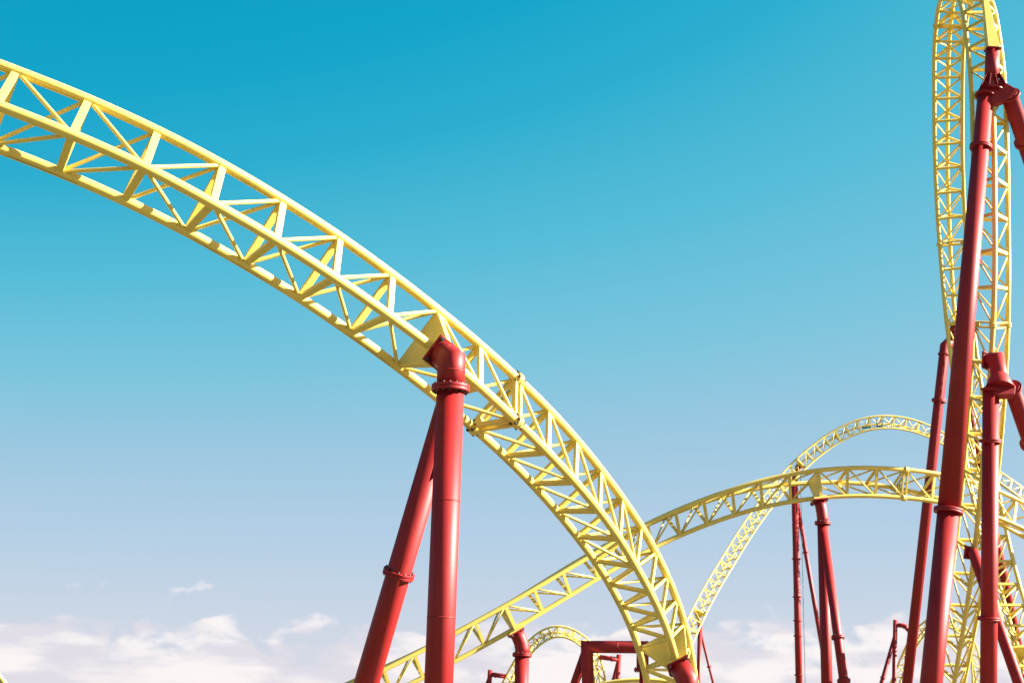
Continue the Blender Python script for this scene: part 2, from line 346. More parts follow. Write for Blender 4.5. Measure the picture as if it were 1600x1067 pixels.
  ((-37.551,73.448,20.705), (-38.030,72.439,20.063), (-37.067,71.871,20.705)),
  ((-36.569,73.749,19.499), (-37.048,72.740,18.857), (-36.085,72.171,19.499)),
  ((-35.587,74.050,18.293), (-36.066,73.040,17.651), (-35.104,72.472,18.293)),
  ((-34.605,74.351,17.087), (-35.084,73.341,16.445), (-34.122,72.773,17.087)),
  ((-33.623,74.651,15.880), (-34.102,73.642,15.239), (-33.140,73.074,15.880)),
  ((-32.641,74.952,14.674), (-33.120,73.942,14.033), (-32.158,73.374,14.674)),
  ((-31.659,75.253,13.468), (-32.139,74.243,12.826), (-31.176,73.675,13.468)),
  ((-30.678,75.553,12.262), (-31.157,74.544,11.620), (-30.194,73.976,12.262)),
  ((-29.696,75.854,11.056), (-30.175,74.845,10.414), (-29.213,74.276,11.056)),
  ((-28.714,76.155,9.850), (-29.193,75.145,9.208), (-28.231,74.577,9.850)),
  ((-27.732,76.456,8.644), (-28.211,75.446,8.002), (-27.249,74.878,8.644)),
  ((-26.750,76.756,7.438), (-27.229,75.747,6.796), (-26.267,75.179,7.438)),
  ((-25.768,77.057,6.231), (-26.248,76.047,5.590), (-25.285,75.479,6.231)),
  ((-24.787,77.358,5.025), (-25.266,76.348,4.384), (-24.303,75.780,5.025)),
  ((-23.805,77.658,3.819), (-24.284,76.649,3.177), (-23.321,76.081,3.819)),
  ((-22.823,77.959,2.613), (-23.302,76.950,1.971), (-22.340,76.382,2.613)),
  ((-21.841,78.260,1.407), (-22.320,77.250,0.765), (-21.358,76.682,1.407)),
 ],
}
# key points of the red steelwork in metres
STEEL = {
 's1': {'b': [-1.73, 36.375, 10.384], 'n': [0.523, -0.696, -0.493], 'p1': [-1.385, 35.916, 10.059], 'foot': [-1.514, 35.916, 0.0], 'ring': [-1.393, 35.916, 9.416], 'legtop': [-1.396, 35.916, 9.191], 'legfoot': [-4.063, 38.877, 0.0], 'legring': [-2.526, 37.17, 5.298]},
 's2': {'b': [0.343, 77.497, 6.795], 'n': [0.507, 0.062, -0.86], 'p1': [0.748, 77.546, 6.107], 'foot': [0.664, 77.546, 0.0], 'ring': [0.741, 77.546, 5.583]},
 's3': {'b': [15.647, 80.342, 13.768], 'n': [0.152, -0.224, -0.963], 'p1': [15.776, 80.152, 12.95], 'foot': [15.717, 80.152, 0.0], 'ring': [15.774, 80.152, 12.47], 'legtop': [15.773, 80.152, 12.309], 'legfoot': [16.539, 77.612, 0.0], 'legrings': [[16.118, 79.007, 6.764], [16.248, 78.577, 4.676]]},
 's13': {'b': [5.326, 51.169, 4.125], 'n': [0.418, -0.436, -0.797], 'p1': [5.639, 50.842, 3.527], 'foot': [5.739, 50.742, 0.0]},
 's4': {'b': [37.021, 202.519, 36.414], 'n': [-0.18, 0.975, -0.133], 'p1': [36.582, 203.494, 34.49], 'foot': [36.453, 203.494, 0.0], 'rings': [[36.545, 203.494, 24.577], [36.527, 203.494, 19.827], [36.516, 203.494, 16.876], [36.509, 203.494, 14.973], [36.491, 203.494, 10.174]], 'legtop': [36.579, 203.494, 33.496], 'legfoot': [42.585, 209.047, 0.0], 'legring': [37.994, 204.802, 25.603]},
 's12': {'b': [22.603, 191.799, 16.386], 'n': [-0.115, 0.845, -0.522], 'p1': [22.954, 192.644, 15.035], 'foot': [22.343, 192.644, 0.0], 'legtop': [22.941, 192.644, 14.734], 'legfoot': [27.489, 199.96, -0.0], 'legring': [24.219, 194.7, 10.594]},
 's5': {'br0': [21.955, 69.116, 35.703], 'br1': [21.959, 68.991, 34.794], 'top': [21.847, 68.005, 32.725], 'hub': [21.727, 68.103, 31.091], 'hubr': [22.49, 67.991, 30.713], 'mid': [18.399, 66.647, 11.241], 'ring1': [21.017, 67.906, 27.944], 'foot': [16.607, 66.18, 0.0], 'legtop': [22.463, 68.013, 30.627], 'legfoot': [47.863, 107.882, 0.0], 'legring': [23.753, 70.038, 29.071], 'hubl': [21.441, 68.11, 30.649]},
 's6': {'b': [21.303, 69.201, 18.169], 'plate': [20.819, 68.189, 18.094], 'bend': [21.163, 67.889, 18.058], 'neck': [21.163, 67.583, 17.215], 'hub': [21.08, 67.469, 16.848], 'legA': [20.736, 67.49, 16.762], 'legB': [21.607, 67.48, 16.803], 'footA': [20.419, 70.068, 0.0], 'footB': [36.487, 94.203, 0.0], 'ringsA': [[20.693, 67.843, 14.467], [20.551, 68.992, 7.001]], 'ringB': [23.281, 70.486, 14.913]},
 's7': {'b': [26.041, 90.844, 25.775], 'n': [0.019, 0.99, 0.142], 'top': [25.598, 91.745, 24.643], 'foot': [22.074, 93.197, 0.0], 'top2': [26.266, 92.205, 25.278], 'foot2': [34.783, 106.571, 0.0], 'ring': [25.133, 91.937, 21.39]},
 's14': {'b': [21.747, 74.753, 10.476], 'plate': [21.31, 74.152, 10.407], 'bend': [21.474, 73.958, 10.359], 'foot': [22.964, 69.009, 0.0]},
 's8': {'c0': [3.946, 80.0, 6.151], 'c1': [6.686, 80.0, 6.182], 'drop': [6.683, 80.0, 5.086], 'foot': [4.156, 80.0, 0.0], 'lt': [3.903, 80.4, 5.923], 'lf': [2.053, 86.958, 0.0]},
 's9': {'b': [10.67, 187.15, 11.113], 'i': 15, 'top': [12.915, 187.15, 11.44], 'arm': [12.915, 187.15, 10.862], 'foot': [12.407, 187.15, 0.0], 'lt': [12.879, 187.15, 10.645], 'lf': [10.276, 191.545, 0.0]},
 's10': {'b': [-0.03, 189.935, 8.864], 'i': 2, 'top': [-1.866, 189.935, 9.572], 'arm': [-1.856, 189.935, 9.062], 'foot': [-2.369, 189.935, 0.0], 'lt': [-1.851, 189.935, 8.843], 'lf': [-5.157, 195.053, 0.0]},
 's11': {'b': [49.682, 198.655, 15.067], 'i': 5, 'top': [47.653, 198.655, 16.797], 'arm': [47.628, 198.655, 16.176], 'armb': [48.725, 198.655, 16.118], 'foot': [46.621, 198.655, 0.0], 'lt': [47.623, 198.655, 15.093], 'lf': [43.109, 201.211, 0.0], 'ring': [46.063, 199.538, 9.877]},
 'arch_top': [47.238, 201.161, 42.166],
}
NBRIDGE = 4

# ------------------------------------------------------------------ materials
def paint(name, base, dark, rough, spec, dirt, coat=0.0, streak=0.0):
    m = bpy.data.materials.new(name); m.use_nodes = True; t = m.node_tree; p = t.nodes['Principled BSDF']
    def N(k, **kw):
        n = t.nodes.new(k)
        for a, b in kw.items(): setattr(n, a, b)
        return n
    co = N('ShaderNodeTexCoord'); K = t.links.new
    n1 = N('ShaderNodeTexNoise'); n1.inputs['Scale'].default_value = 0.9; n1.inputs['Detail'].default_value = 6; K(co.outputs['Object'], n1.inputs['Vector'])
    n2 = N('ShaderNodeTexNoise'); n2.inputs['Scale'].default_value = 14; n2.inputs['Detail'].default_value = 8; n2.inputs['Roughness'].default_value = 0.7; K(co.outputs['Object'], n2.inputs['Vector'])
    mr = N('ShaderNodeMapRange'); K(n1.outputs[0], mr.inputs[0]); mr.inputs[1].default_value = 0.35; mr.inputs[2].default_value = 0.7
    a = N('ShaderNodeMix', data_type='RGBA'); K(mr.outputs[0], a.inputs[0]); a.inputs[6].default_value = base + (1,); a.inputs[7].default_value = tuple(x * .9 for x in base) + (1,)
    md = N('ShaderNodeMapRange'); K(n2.outputs[0], md.inputs[0]); md.inputs[1].default_value = 0.60; md.inputs[2].default_value = 0.78; md.inputs[4].default_value = dirt
    b = N('ShaderNodeMix', data_type='RGBA'); K(md.outputs[0], b.inputs[0]); K(a.outputs[2], b.inputs[6]); b.inputs[7].default_value = dark + (1,)
    mp = N('ShaderNodeMapping'); mp.inputs['Scale'].default_value = (4.5, 4.5, 0.22); K(co.outputs['Object'], mp.inputs[0])
    n3 = N('ShaderNodeTexNoise'); n3.inputs['Scale'].default_value = 1.6; n3.inputs['Detail'].default_value = 5; n3.inputs['Roughness'].default_value = 0.6; K(mp.outputs[0], n3.inputs['Vector'])
    ms = N('ShaderNodeMapRange'); K(n3.outputs[0], ms.inputs[0]); ms.inputs[1].default_value = 0.52; ms.inputs[2].default_value = 0.74; ms.inputs[4].default_value = streak
    st_ = N('ShaderNodeMix', data_type='RGBA'); K(ms.outputs[0], st_.inputs[0]); K(b.outputs[2], st_.inputs[6]); st_.inputs[7].default_value = dark + (1,)
    K(st_.outputs[2], p.inputs['Base Color'])
    rr = N('ShaderNodeMapRange'); K(n2.outputs[0], rr.inputs[0]); rr.inputs[3].default_value = rough - .06; rr.inputs[4].default_value = rough + .1; K(rr.outputs[0], p.inputs['Roughness'])
    p.inputs['Specular IOR Level'].default_value = spec
    p.inputs['Coat Weight'].default_value = coat; p.inputs['Coat Roughness'].default_value = 0.25
    return m
YEL = paint('yellow_paint', (0.66, 0.50, 0.095), (0.36, 0.27, 0.06), 0.46, 0.5, 0.10, streak=.25)
RED = paint('red_paint', (0.255, 0.008, 0.008), (0.13, 0.006, 0.007), 0.50, 0.30, 0.20, streak=.55)
def plain(name, c, r, metal=0.0):
    m = paint(name, c, tuple(x * .5 for x in c), r, 0.5, 0.5); m.node_tree.nodes['Principled BSDF'].inputs['Metallic'].default_value = metal; return m
STEELM = plain('bolt_steel', (0.035, 0.033, 0.033), 0.5, 0.2)
TEAL = plain('teal_paint', (0.03, 0.22, 0.22), 0.5)
CONC = plain('concrete', (0.36, 0.34, 0.31), 0.85)

# ------------------------------------------------------------------ mesh helpers
def perp(t):
    a = V((0, 0, 1)) if abs(t.z) < .9 else V((1, 0, 0))
    u = t.cross(a).normalized(); return u, t.cross(u).normalized()
def tube(bm, pts, rad, n=16, cap=True):
    """swept pipe with mitred bends through pts; rad is one radius or one per point"""
    pts = [V(p) for p in pts]; k = len(pts); rad = rad if isinstance(rad, (list, tuple)) else [rad] * k
    d = [(pts[i + 1] - pts[i]).normalized() for i in range(k - 1)]
    u, v = perp(d[0]); rings = []
    for i in range(k):
        d1 = d[max(i - 1, 0)]; d2 = d[min(i, k - 2)]; t = (d1 + d2).normalized()
        if i > 0:                                           # carry the frame along the first leg's direction
            u = (u - d1 * u.dot(d1)).normalized(); v = d1.cross(u)
        ring = []
        for j in range(n):
            a = 2 * math.pi * j / n; o = u * math.cos(a) + v * math.sin(a)
            o = o - d1 * (o.dot(t) / max(d1.dot(t), .2))
            ring.append(bm.verts.new(pts[i] + o * rad[i]))
        rings.append(ring)
        if i > 0 or k == 2:
            u = (u - d2 * u.dot(d2)).normalized(); v = d2.cross(u)
    for i in range(k - 1):
        for j in range(n):
            f = bm.faces.new((rings[i][j], rings[i][(j + 1) % n], rings[i + 1][(j + 1) % n], rings[i + 1][j])); f.smooth = True
    if cap:
        bm.faces.new(rings[0][::-1]); bm.faces.new(rings[-1])
def bar(bm, a, b, w, th, wdir):
    """flat steel bar from a to b, w wide along wdir, th thick"""
    a, b = V(a), V(b); t = (b - a).normalized(); wd = (wdir - t * wdir.dot(t)).normalized(); nd = t.cross(wd)
    c = [wd * (w / 2 * x) + nd * (th / 2 * y) for x, y in ((-1, -1), (1, -1), (1, 1), (-1, 1))]
    r0 = [bm.verts.new(a + o) for o in c]; r1 = [bm.verts.new(b + o) for o in c]
    for j in range(4): bm.faces.new((r0[j], r0[(j + 1) % 4], r1[(j + 1) % 4], r1[j]))
    bm.faces.new(r0[::-1]); bm.faces.new(r1)
def prism(bm, poly, d, th):
    """polygon poly thickened th along d"""
    d = d.normalized(); r0 = [bm.verts.new(V(p) - d * th / 2) for p in poly]; r1 = [bm.verts.new(V(p) + d * th / 2) for p in poly]; n = len(poly)
    for j in range(n): bm.faces.new((r0[j], r0[(j + 1) % n], r1[(j + 1) % n], r1[j]))
    bm.faces.new(r0[::-1]); bm.faces.new(r1)
def disc(bm, c, ax, r, h, n=32, r2=None):
    ax = V(ax).normalized(); tube(bm, [V(c) - ax * h / 2, V(c) + ax * h / 2], [r, r2 if r2 else r], n)
def flange_mesh(bm, c, ax, r, h, n=36):
    """two bolted ring plates with a fine gap"""
    ax = V(ax).normalized()
    for s in (-1, 1): disc(bm, V(c) + ax * s * (h * .27), ax, r, h * .46, n)
    disc(bm, c, ax, r * .96, h * .1, n)
def obj(name, bm, mat, parent=None, bevel=0.0):
    bmesh.ops.recalc_face_normals(bm, faces=bm.faces)
    me = bpy.data.meshes.new(name); bm.to_mesh(me); bm.free(); me.materials.append(mat)
    o = bpy.data.objects.new(name, me); COL.objects.link(o)
    if parent: o.parent = parent; o.matrix_parent_inverse = Matrix.Translation(-V(parent.location)) if parent.type == 'EMPTY' else Matrix()
    if bevel:
        b = o.modifiers.new('bevel', 'BEVEL'); b.width = bevel; b.segments = 2; b.limit_method = 'ANGLE'; b.angle_limit = math.radians(50)
    return o
def thing(name, label, cat, loc, group=None):
    o = bpy.data.objects.new(name, None); COL.objects.link(o); o.location = loc; o.empty_display_size = .3
    o['label'] = label; o['category'] = cat
    if group: o['group'] = group
    return o
def bolts(parent, spots, ax, r, h, top=None):
    """one hexagon bolt per spot, children of the plate they hold"""
    ax = V(ax).normalized(); src = None
    top = parent.parent
    for p in spots:
        if src is None:
            bm = bmesh.new(); disc(bm, (0, 0, 0), ax, r, h, 6); disc(bm, (0, 0, 0), ax, r * .55, h * 1.5, 8)
            src = obj('bolt', bm, STEELM, parent); o = src
        else:
            o = src.copy(); COL.objects.link(o); o.parent = parent
        # meshes are modelled in world space under the thing's Empty: only shift to the spot
        o.matrix_parent_inverse = Matrix(); o.location = V(p)
def ring_spots(c, ax, r, n, ph=0.0):
    u, v = perp(V(ax).normalized()); return [V(c) + u * r * math.cos(ph + 2 * math.pi * i / n) + v * r * math.sin(ph + 2 * math.pi * i / n) for i in range(n)]
def lerp(a, b, t): return V(a).lerp(V(b), t)

# ------------------------------------------------------------------ ground
bm = bmesh.new()
bmesh.ops.create_grid(bm, x_segments=60, y_segments=60, size=3000)
g = obj('ground', bm, CONC); g['kind'] = 'structure'
gm = bpy.data.materials.new('gravel_and_grass'); gm.use_nodes = True; t = gm.node_tree; p = t.nodes['Principled BSDF']
co = t.nodes.new('ShaderNodeTexCoord'); a = t.nodes.new('ShaderNodeTexNoise'); a.inputs['Scale'].default_value = .035; a.inputs['Detail'].default_value = 10
b = t.nodes.new('ShaderNodeTexNoise'); b.inputs['Scale'].default_value = 6; b.inputs['Detail'].default_value = 6
t.links.new(co.outputs['Object'], a.inputs[0]); t.links.new(co.outputs['Object'], b.inputs[0])
r1 = t.nodes.new('ShaderNodeValToRGB'); t.links.new(a.outputs[0], r1.inputs[0])
r1.color_ramp.elements[0].position = .42; r1.color_ramp.elements[0].color = (.12, .10, .065, 1)
r1.color_ramp.elements[1].position = .6; r1.color_ramp.elements[1].color = (.055, .065, .025, 1)
m2 = t.nodes.new('ShaderNodeMix'); m2.data_type = 'RGBA'; m2.blend_type = 'OVERLAY'; m2.inputs[0].default_value = .6
t.links.new(r1.outputs[0], m2.inputs[6]); t.links.new(b.outputs[0], m2.inputs[7]); t.links.new(m2.outputs[2], p.inputs['Base Color']); p.inputs['Roughness'].default_value = .95
g.data.materials[0] = gm

# ------------------------------------------------------------------ lattice tracks
def catmull(P, sub):
    out = []
    n = len(P)
    for i in range(n - 1):
        p0 = P[i - 1] if i else P[0] * 2 - P[1]; p1, p2 = P[i], P[i + 1]; p3 = P[i + 2] if i + 2 < n else P[-1] * 2 - P[-2]
        for s in range(sub):
            t = s / sub
            out.append(.5 * ((2 * p1) + (p2 - p0) * t + (2 * p0 - 5 * p1 + 4 * p2 - p3) * t * t + (3 * p1 - p0 - 3 * p2 + p3) * t ** 3))
    return out + [P[-1]]
def track(key, name, label, gussets=(), splices=(), scheme=None, fine=False, rr=.115, wide=()):
    N = [[V(q) for q in row] for row in TRACKS[key]]; K = len(N)
    cen = [(r[0] + r[1] + r[2]) / 3 for r in N]
    tan = [(cen[min(i + 1, K - 1)] - cen[max(i - 1, 0)]).normalized() for i in range(K)]
    root = thing(name, label, 'coaster track', min((c for c in cen), key=lambda c: c.z).copy())
    sub = 8 if fine else 5; ns = 36 if fine else 12
    for j, nm in ((0, 'running_rail'), (1, 'spine_pipe'), (2, 'running_rail')):
        bm = bmesh.new(); tube(bm, catmull([r[j] for r in N], sub), rr, ns); obj(nm, bm, YEL, root)
    for k in range(K):
        A, B, Cc = N[k]; t = tan[k]; c = cen[k]
        if k in gussets:
            bm = bmesh.new()
            u = (B - (A + Cc) / 2).normalized(); e = (A - Cc).normalized()
            tip = B + u * .10
            prism(bm, [A + u * .02, Cc + u * .02, tip - e * .36, tip + e * .36], t, .17)
            obj('gusset_plate', bm, YEL, root, .01 if fine else 0)
        elif k in splices:
            bm = bmesh.new()
            for s in (-.11, .11):
                for P, Q in ((A, B), (B, Cc), (Cc, A)): bar(bm, P + t * s, Q + t * s, .08, .12, t)
            so = obj('splice_frame', bm, YEL, root)
            for P in (A, B, Cc):
                bm = bmesh.new(); o = (c - P).normalized()
                flange_mesh(bm, P, t, rr + .055, .18, 24); prism(bm, [P + o * .1 + e2 for e2 in (t.cross(o) * .10, o * .22 + t.cross(o) * .10, o * .22 - t.cross(o) * .10, -t.cross(o) * .10)], t, .30)
                jc = obj('joint_collar', bm, YEL, root)
                if fine:
                    sp = [q + t * s for s in (-.13, .13) for q in ring_spots(P, t, rr + .035, 6)]
                    bolts(jc, sp, t, .03, .05)
        else:
            bm = bmesh.new(); wdt = .26 if k in wide else .165 if fine else .14
            for P, Q in ((A, B), (B, Cc), (Cc, A)): bar(bm, P, Q, wdt, .09, t)
            obj('tie_frame', bm, YEL, root, .008 if fine else 0)
    for k in range(K - 1):
        A, B, Cc = N[k]; A2, B2, C2 = N[k + 1]; f = scheme(k) if scheme else (k % 2)
        if f: prs = ((B, A2), (B, C2), (Cc, A2))
        else: prs = ((A, B2), (Cc, B2), (Cc, A2))
        if fine:
            for P, Q in prs:
                bm = bmesh.new(); dd = (Q - P).normalized(); tube(bm, [P + dd * .06, P + dd * .22, Q - dd * .22, Q - dd * .06], [.036, .046, .046, .036], 14); obj('lattice_brace', bm, YEL, root)
        else:
            bm = bmesh.new()
            for P, Q in prs: tube(bm, [P, Q], .045, 8)
            obj('lattice_brace', bm, YEL, root)
    return root
main_t = track('main', 'lattice_track', 'yellow lattice track curving down through the foreground past the big red column', gussets=(9, 20), splices=(11,),
      scheme=lambda k: 0 if k < 4 else 1 if k < 9 else 0 if k < 16 else 1, fine=True)
track('hump', 'lattice_track', 'yellow lattice track rising behind the foreground track into a low hump', gussets=(6, 17), splices=(20,),
      scheme=lambda k: 1 if k < 6 else 0 if k < 9 else 1 if k < 17 else 0)
arch_t = track('arch', 'lattice_track', 'pale slender lattice track climbing to the tall distant arch', gussets=(5, 22), wide=(3, 10, 17, 26, 33), scheme=lambda k: 0)
loop_t = track('loop', 'vertical_loop', 'tall narrow yellow vertical loop at the right edge, seen nearly edge on', gussets=(25 + NBRIDGE + 14, 25 + NBRIDGE + 27), splices=(11 + 2, 25 + NBRIDGE + 1, 25 + NBRIDGE + 11), scheme=lambda k: 1 if k < 25 else 0)
track('small', 'lattice_track', 'small distant arched lattice track seen over the red portal frame', scheme=lambda k: k % 2)
track('small2', 'lattice_track', 'small distant arched lattice track mostly hidden behind the tall red columns')
track('low', 'lattice_track', 'low pale track crest at the bottom, under the end of the red portal beam')
track('corner', 'lattice_track', 'steep scrap of yellow track in the bottom left corner')
# little teal walkway bracket on the crest of the distant arch
bm = bmesh.new(); c = V(STEEL['arch_top']) + V((0, 0, -.65))
for dx in (-.35, .35): bar(bm, c + V((dx, 0, -.1)), c + V((dx, 0, .8)), .09, .09, V((1, 0, 0)))
bar(bm, c + V((-.35, 0, -.1)), c + V((.35, 0, -.1)), .2, .5, V((0, 0, 1))); bar(bm, c + V((-2.2, 0, -.35)), c + V((-1.2, 0, -.2)), .2, .5, V((0, 0, 1)))
obj('walkway_bracket', bm, TEAL, arch_t)

# thin dark wheel scuffs along the two running rails of the foreground track
GRIME = plain('wheel_grime', (0.055, 0.045, 0.03), 0.6)
def scuff(key, j, root):
    N = [[V(q) for q in row] for row in TRACKS[key]]; P = catmull([r[j] for r in N], 12); D = []
    for r in N:
        A, B, Cc = r; u = (B - (A + Cc) / 2).normalized(); e = (A - Cc).normalized()
        D.append(((B - A).normalized() * .9 - e * .1).normalized() if j == 0 else (u * .75 - e * .75).normalized())
    Dd = catmull(D, 12); bm = bmesh.new(); i = 0
    while i < len(P) - 8:
        n = random.randint(3, 14)
        if random.random() < .55:
            hw = random.uniform(.004, .010); prev = None
            for q in range(i, min(i + n, len(P) - 1) + 1):
                t = (P[min(q + 1, len(P) - 1)] - P[max(q - 1, 0)]).normalized(); d = (Dd[q] - t * Dd[q].dot(t)).normalized(); s = t.cross(d)
                taper = min(1, (q - i + .15) / 2, (i + n - q + .15) / 2)
                wv_ = s * hw * taper * random.uniform(.6, 1.2)
                c = P[q] + d * .1165 + s * random.uniform(-.002, .002)
                cur = (bm.verts.new(c + wv_), bm.verts.new(c - wv_))
                if prev: bm.faces.new((prev[0], cur[0], cur[1], prev[1]))
                prev = cur
        i += n
    obj('wheel_scuff', bm, GRIME, root)
scuff('main', 0, main_t); scuff('main', 2, main_t)

# ------------------------------------------------------------------ red steel supports
def S(k, f): v = STEEL[k][f]; return [V(x) for x in v] if isinstance(v[0], list) else V(v)
def seam(bm, c, ax, r): disc(bm, c, ax, r + .006, .03, 40)
def pipe_part(name, root, pts, r, n=32):
    bm = bmesh.new(); tube(bm, pts, r, n); return obj(name, bm, RED, root)
def flange_part(root, c, ax, r, h, nb=0, br=.026, name='flange'):
    bm = bmesh.new(); flange_mesh(bm, c, ax, r, h); o = obj(name, bm, RED, root, .006 if nb else 0)
    if nb: bolts(o, [q + V(ax).normalized() * s * h * .58 for s in (-1, 1) for q in ring_spots(c, ax, r * .87, nb)], ax, br, h * .28)
    return o
def footing(root, p, s=1.3):
    p = V(p); bm = bmesh.new(); prism(bm, [p + V((x * s, y * s, .12)) for x, y in ((-1, -1), (1, -1), (1, 1), (-1, 1))], V((0, 0, 1)), .5)
    obj('footing', bm, CONC, root, .03)
def mounting_plate(root, c, n, e, size, th, mat=RED, nb=True, br=.05):
    """square plate at c facing n, one edge along e, with corner bolts"""
    n = V(n).normalized(); e = (V(e) - n * V(e).dot(n)).normalized(); f = n.cross(e); s = size / 2
    bm = bmesh.new(); prism(bm, [c + e * s + f * s, c - e * s + f * s, c - e * s - f * s, c + e * s - f * s], n, th)
    o = obj('mounting_plate', bm, mat, root, .008)
    if nb: bolts(o, [c + e * x * s * .8 + f * y * s * .8 + n * (th / 2 + .02) for x in (-1, 1) for y in (-1, 1)], n, br, .07)
    return o
def saddle(root, key, k, size):
    """yellow seat plate welded to the spine of a track under a mounting plate"""
    A, B, Cc = [V(q) for q in TRACKS[key][k]]
    n = (B - (A + Cc) / 2).normalized(); e = (A - Cc).normalized(); f = n.cross(e); s = size / 2; c = B + n * .12
    bm = bmesh.new(); prism(bm, [c + e * s + f * s, c - e * s + f * s, c - e * s - f * s, c + e * s - f * s], n, .07)
    for x in (-1, 1): prism(bm, [B + e * x * s * .75 + f * s * .8, B + e * x * s * .75 - f * s * .8, B + e * x * s * .75 - f * s * .8 + n * .09, B + e * x * s * .75 + f * s * .8 + n * .09], e, .05)
    obj('saddle_plate', bm, YEL, root)
    return c + n * .065, n, e

# foreground A-frame
root = thing('track_support', 'thick foreground red column with a raking back leg carrying the big curving track', 'support', S('s1', 'foot'), 'red steel track supports')
pc, n, e = saddle(main_t, 'main', 9, .72); p1 = S('s1', 'p1'); ft = S('s1', 'foot'); ax = (ft - p1).normalized(); R = .325
mounting_plate(root, pc, n, e, .72, .06, br=.055)
rg = S('s1', 'ring')
bm = bmesh.new(); tube(bm, [pc, p1, rg], R, 48); obj('elbow', bm, RED, root)
bm = bmesh.new(); t1 = (n * -1 + ax).normalized(); seam(bm, p1 + ax * .25, ax, R); obj('weld_seam', bm, RED, root)
pipe_part('column', root, [rg, ft], R * .985, 48)
for z_ in (2.6, 5.2):
    bm = bmesh.new(); seam(bm, rg + ax * z_, ax, R * .985 - .002); obj('weld_seam', bm, RED, root)
flange_part(root, rg, ax, R + .115, .15, 16)
lt, lf = S('s1', 'legtop'), S('s1', 'legfoot'); la = (lf - lt).normalized()
pipe_part('brace_leg', root, [lt, lf], [.28, .30], 48); flange_part(root, S('s1', 'legring'), la, .272 + .10, .14, 14, .024)
footing(root, ft); footing(root, lf)
# lower foreground support
root = thing('track_support', 'short stout red elbow support under the lower end of the foreground track', 'support', S('s13', 'foot'), 'red steel track supports')
pc, n, e = saddle(main_t, 'main', 20, .72); p1 = S('s13', 'p1'); ft = S('s13', 'foot'); mounting_plate(root, pc, n, e, .75, .06, br=.055)
bm = bmesh.new(); tube(bm, [pc, p1, p1 + V((0, 0, -.5))], .34, 40); obj('elbow', bm, RED, root)
pipe_part('column', root, [p1 + V((0, 0, -.5)), ft], .335); flange_part(root, p1 + V((0, 0, -.55)), (0, 0, 1), .45, .14, 14); footing(root, ft)
# two supports of the hump
hump_t = [o for o in COL.objects if o.get('label', '').startswith('yellow lattice track rising')][0]
for key, k, R, lab in (('s2', 6, .345, 'bent-neck red column under the climbing part of the hump track, beside the small far arch'),
                       ('s3', 17, .285, 'red column with bent neck and raking leg under the top of the hump track')):
    root = thing('track_support', lab, 'support', S(key, 'foot'), 'red steel track supports')
    pc, n, e = saddle(hump_t, 'hump', k, .78); p1 = S(key, 'p1'); ft = S(key, 'foot'); rg = S(key, 'ring'); ax = (ft - p1).normalized()
    mounting_plate(root, pc, n, e, .78, .07, br=.05)
    mid = p1 + ax * .25; pre = pc.lerp(p1, .45)
    bm = bmesh.new(); tube(bm, [pc, pre, (pre + p1 + mid) / 3, mid, rg], R, 32); obj('elbow', bm, RED, root)
    pipe_part('column', root, [rg, ft], R * .98); flange_part(root, rg, ax, R + .12, .15, 12, .03); footing(root, ft)
    if 'legtop' in STEEL[key]:
        lt, lf = S(key, 'legtop'), S(key, 'legfoot'); pipe_part('brace_leg', root, [lt, lf], .225)
        for q in S(key, 'legrings'): flange_part(root, q, lf - lt, .32, .14, 10, .03)
        footing(root, lf)
# far arch supports
root = thing('track_support', 'slim distant red A-frame with several pipe rings and a cable, carrying the far arch', 'support', S('s4', 'foot'), 'red steel track supports')
b, n, p1, ft = (S('s4', f) for f in ('b', 'n', 'p1', 'foot')); pipe_part('arm', root, [b, p1 + V((0, 0, .1))], .4, 20); pipe_part('column', root, [p1 + V((0, 0, .5)), ft], .43, 24)
lt, lf = S('s4', 'legtop'), S('s4', 'legfoot'); pipe_part('brace_leg', root, [lt, lf], .27, 20)
for q in S('s4', 'rings'): flange_part(root, q, ft - p1, .56, .16)
flange_part(root, S('s4', 'legring'), lf - lt, .42, .16); footing(root, ft); footing(root, lf)
bm = bmesh.new(); q0 = p1 + V((.75, -.1, 1)); tube(bm, [q0, V((ft.x + .75, ft.y - .1, 0))], .035, 6); obj('safety_cable', bm, STEELM, root)
root = thing('track_support', 'thinnest distant red A-frame, at the foot of the far arch track', 'support', S('s12', 'foot'), 'red steel track supports')
b, p1, ft = (S('s12', f) for f in ('b', 'p1', 'foot')); pipe_part('arm', root, [b, p1], .25, 16); pipe_part('column', root, [p1 + V((0, 0, .3)), ft], .27, 20)
lt, lf = S('s12', 'legtop'), S('s12', 'legfoot'); pipe_part('brace_leg', root, [lt, lf], .16, 16); flange_part(root, S('s12', 'legring'), lf - lt, .27, .12); footing(root, ft); footing(root, lf)
# tall front support of the loop
root = thing('track_support', 'longest red leaning column, right foreground, with forked head holding the loop near its top', 'support', S('s5', 'foot'), 'red steel track supports')
top, hub, hr, hl, mid, ft = (S('s5', f) for f in ('top', 'hub', 'hubr', 'hubl', 'mid', 'foot'))
br0, br1 = S('s5', 'br0'), S('s5', 'br1')
bm = bmesh.new()                                                       # tapered yellow box from the spine to the red head
ends = [(br0 + V((0, -.05, .3)), .10), (top, .27)]
rr_ = []
ud = (ends[1][0] - ends[0][0]).normalized(); uu = V((1, 0, 0)); uu = (uu - ud * uu.dot(ud)).normalized(); vv = ud.cross(uu)
for c, s in ends: rr_.append([bm.verts.new(c + uu * s * x + vv * s * y) for x, y in ((-1, -1), (1, -1), (1, 1), (-1, 1))])
for j in range(4): bm.faces.new((rr_[0][j], rr_[0][(j + 1) % 4], rr_[1][(j + 1) % 4], rr_[1][j]))
bm.faces.new(rr_[0][::-1]); bm.faces.new(rr_[1]); obj('hanger_bracket', bm, YEL, loop_t, .01)
